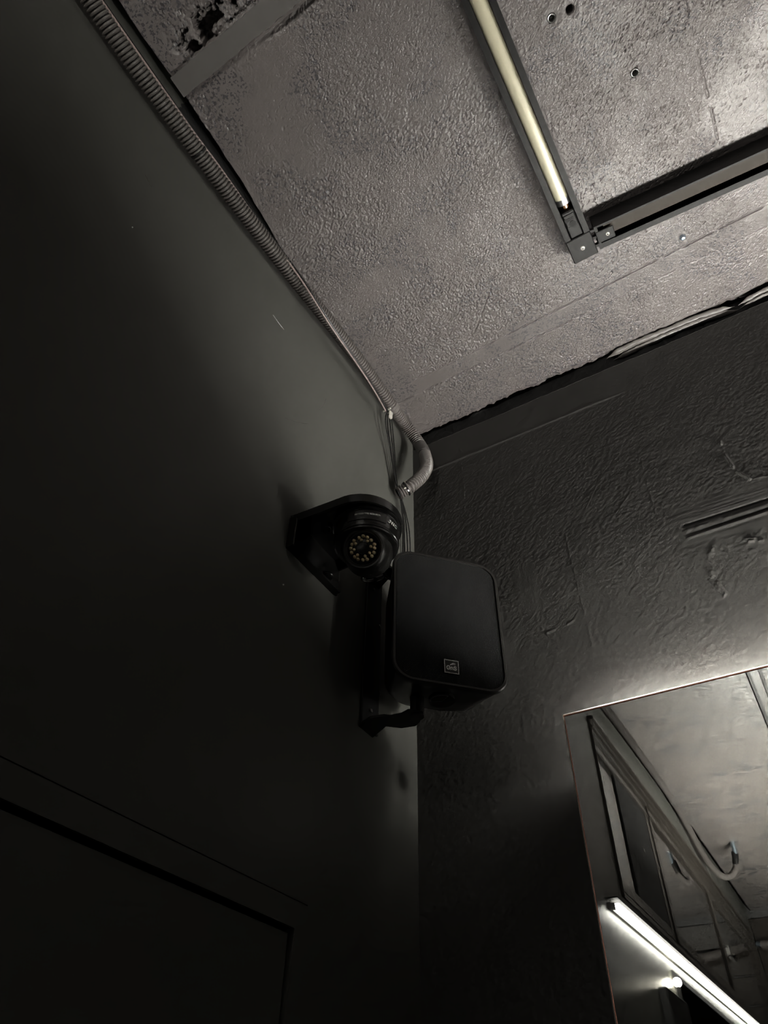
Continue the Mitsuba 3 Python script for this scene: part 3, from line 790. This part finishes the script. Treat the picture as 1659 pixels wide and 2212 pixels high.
def rr(w, h, r, n=10):
    r = min(r, w / 2 - 1e-4, h / 2 - 1e-4)
    out = []
    for cx, cy, a in ((w / 2 - r, h / 2 - r, 0), (-w / 2 + r, h / 2 - r, 90), (-w / 2 + r, -h / 2 + r, 180), (w / 2 - r, -h / 2 + r, 270)):
        for t in np.linspace(0, 90, n):
            out.append((cx + r * math.cos(math.radians(a + t)), cy + r * math.sin(math.radians(a + t))))
    return np.array(out)


def to_sp(x, y, d):
    """speaker coordinates: x to the right, y up, d out of the face."""
    return SCN + np.multiply.outer(x, LX) + np.multiply.outer(y, np.array([0, 0, 1.])) + np.multiply.outer(d, NX)


def loft(secs, caps=(True, True)):
    n = len(secs[0][0])
    V = np.vstack([to_sp(p[:, 0], p[:, 1], np.full(len(p), d)) for p, d in secs])
    F = []
    for i in range(len(secs) - 1):
        k = np.arange(n)
        a, b = i * n + k, i * n + (k + 1) % n
        F += [np.stack([a, b, b + n], 1), np.stack([a, b + n, a + n], 1)]
    for on, i in zip(caps, (0, len(secs) - 1)):
        if on:
            c = len(V)
            V = np.vstack([V, V[i * n:(i + 1) * n].mean(0)])
            k = np.arange(n)
            F.append(np.stack([i * n + k, i * n + (k + 1) % n, k * 0 + c], 1))
    return trimesh.Trimesh(V, np.vstack(F), process=False)


put('cabinet', loft([(rr(.084, .120, .030), -.112), (rr(.102, .140, .030), -.106), (rr(.124, .170, .028), -.075), (rr(SW - .010, SH - .012, .026), -.032), (rr(SW - .003, SH - .003, .026), -.010), (rr(SW, SH, .0265), -.006),
                    (rr(SW, SH, .0265), -.0015), (rr(SW - .003, SH - .003, .025), 0.0), (rr(SW - .008, SH - .008, .0235), 0.0), (rr(SW - .009, SH - .009, .023), -.0025), (rr(SW - .02, SH - .02, .02), -.0027)], (True, True)), 'black_plastic', sk, 40)


GP = .00185


def grille_mesh():
    w, h = SW - .0095, SH - .0095
    shape = sg.Polygon(rr(w, h, .0228, 12))
    # perforated sheet: a fine relief of dimples in a hexagonal pattern
    step = .00046
    X, Y = np.meshgrid(np.arange(-w / 2, w / 2 + step, step), np.arange(-h / 2, h / 2 + step, step), indexing='ij')
    j = np.round(Y / (GP * .866))
    off = np.where(np.mod(j, 2) > .5, GP / 2, 0)
    i = np.round((X - off) / GP)
    r = np.hypot(X - off - i * GP, Y - j * GP * .866)
    dome = .0016 * (1 - (2 * X / w) ** 2) * (1 - (2 * Y / h) ** 2)
    D = -.0012 + dome - .0017 * ss(.00070, .00034, r)
    P = to_sp(X, Y, D)
    m = grid_mesh(P)
    import shapely
    inside = shapely.contains_xy(shape, X.ravel(), Y.ravel())
    m.update_faces(inside[m.faces].all(1))
    m.remove_unreferenced_vertices()
    return m


put('grille', grille_mesh(), 'grille_cloth', sk, True, label='fine perforated black grille')
bc = (to_sp(0., 0., 0.) - SCN)
# badge: centre and size on the face, from the lower right of the grille
bx0 = .5 * ((.1227 + .1349 - .1285 * 2) * .7071 + (-.1601 - .148 + .154 * 2) * .7071)
bz0 = .5 * (2.3513 + 2.333) - SCN[2]


def on_face(mesh, d):
    V = mesh.vertices
    return trimesh.Trimesh(to_sp(V[:, 0] + bx0, V[:, 1] + bz0, V[:, 2] + d), mesh.faces, process=False)


S = .0180
bd = put('badge', on_face(box(-S / 2, S / 2, -S / 2, S / 2, -.001, .0008), .0006), 'black_gloss', sk, label='square black badge')
fr = sg.box(-S / 2, -S / 2, S / 2, S / 2).difference(sg.box(-S / 2 + .0008, -S / 2 + .0008, S / 2 - .0008, S / 2 - .0008))
put('badge_frame', on_face(extr(fr, .0005), .0014), 'grey_print', bd, label='thin silver frame')
tx = meshkit.text_mesh('GnS', .0052, .0004, True)
tx.apply_translation((-tx.bounds[:, 0].mean(), -.0042, 0))
tx.apply_scale((12.6e-3 / np.ptp(tx.vertices[:, 0]), 1, 1))
put('badge_lettering', on_face(tx, .0014), 'white_print', bd, label='white letters GnS')
wing = []
for k in range(3):
    t = np.linspace(0, 1, 12)
    x = -.0018 + .0072 * t
    y = .0024 + .0030 * np.sin(t * 1.9) - .0011 * k * t - .0002 * k
    th = (.0011 - .0002 * k) * (1 - t) ** .7 + .0001
    wing.append(extr(sg.Polygon(np.r_[np.c_[x, y + th * .5], np.c_[x, y - th * .5][::-1]]).buffer(0), .0004))
put('badge_wing', on_face(cat(*wing), .0014), 'grey_print', bd, label='grey wing above the letters')
# bracket: plate on the left wall, two arms, pivots; tap dial under the cabinet
kb = put('mount', cat(box(.0005, .004, -.150, -.110, 2.304, 2.548, .001)), 'black_metal', sk)
arm = sg.Polygon([(.0005, -.150), (.0226, -.160), (.0392, -.1564), (.0454, -.1506), (.0592, -.1494), (.0707, -.1532), (.083, -.141), (.0697, -.125), (.0615, -.1191), (.0439, -.1219), (.0291, -.1350), (.0005, -.118)]).buffer(.0006)
for zz in (2.3005, 2.530):
    m = extr(arm, .003)
    m.apply_translation((0, 0, zz))
    put('arm', m, 'black_metal', kb)
put('pivot', cyl((.074, -.138, 2.299), (.074, -.138, 2.336), .0085, 20, .001), 'black_plastic', kb)
put('pivot', cyl((.074, -.138, 2.488), (.074, -.138, 2.535), .0085, 20, .001), 'black_plastic', kb)
for y, z in ((-.1148, 2.4676), (-.1094, 2.3645), (-.13, 2.33), (-.135, 2.52)):
    put('screw', cyl((.004, y, z), (.0058, y, z), .0028, 14, .001), 'sleeve_grey', kb)
dial = sg.Point(0, 0).buffer(.0155, 24)
m = extr(dial, .004)
m.apply_translation((.104, -.132, 2.3155))
dk = put('tap_dial', m, 'black_plastic', sk)
sec = sg.Polygon([(0, 0)] + [(.0135 * math.cos(t), .0135 * math.sin(t)) for t in np.linspace(math.radians(-150), math.radians(-30), 14)])
m = extr(sec.boundary.buffer(.00035), .0006)
m.apply_translation((.104, -.132, 2.3150))
put('dial_mark', m, 'sleeve_grey', dk)

# the things seen only in the mirror, moved together to where the mirror shows them
for k in list(scene):
    if k.split('__')[0] in ('window_1', 'window_curtain', 'tube_light', 'small_lamp', 'wall_box', 'red_bar', 'trim_2', 'steel_pipe') or k.startswith('wall_left__sill_ledge'):
        scene[k]['to_world'] = T().translate([0, DY, 0])
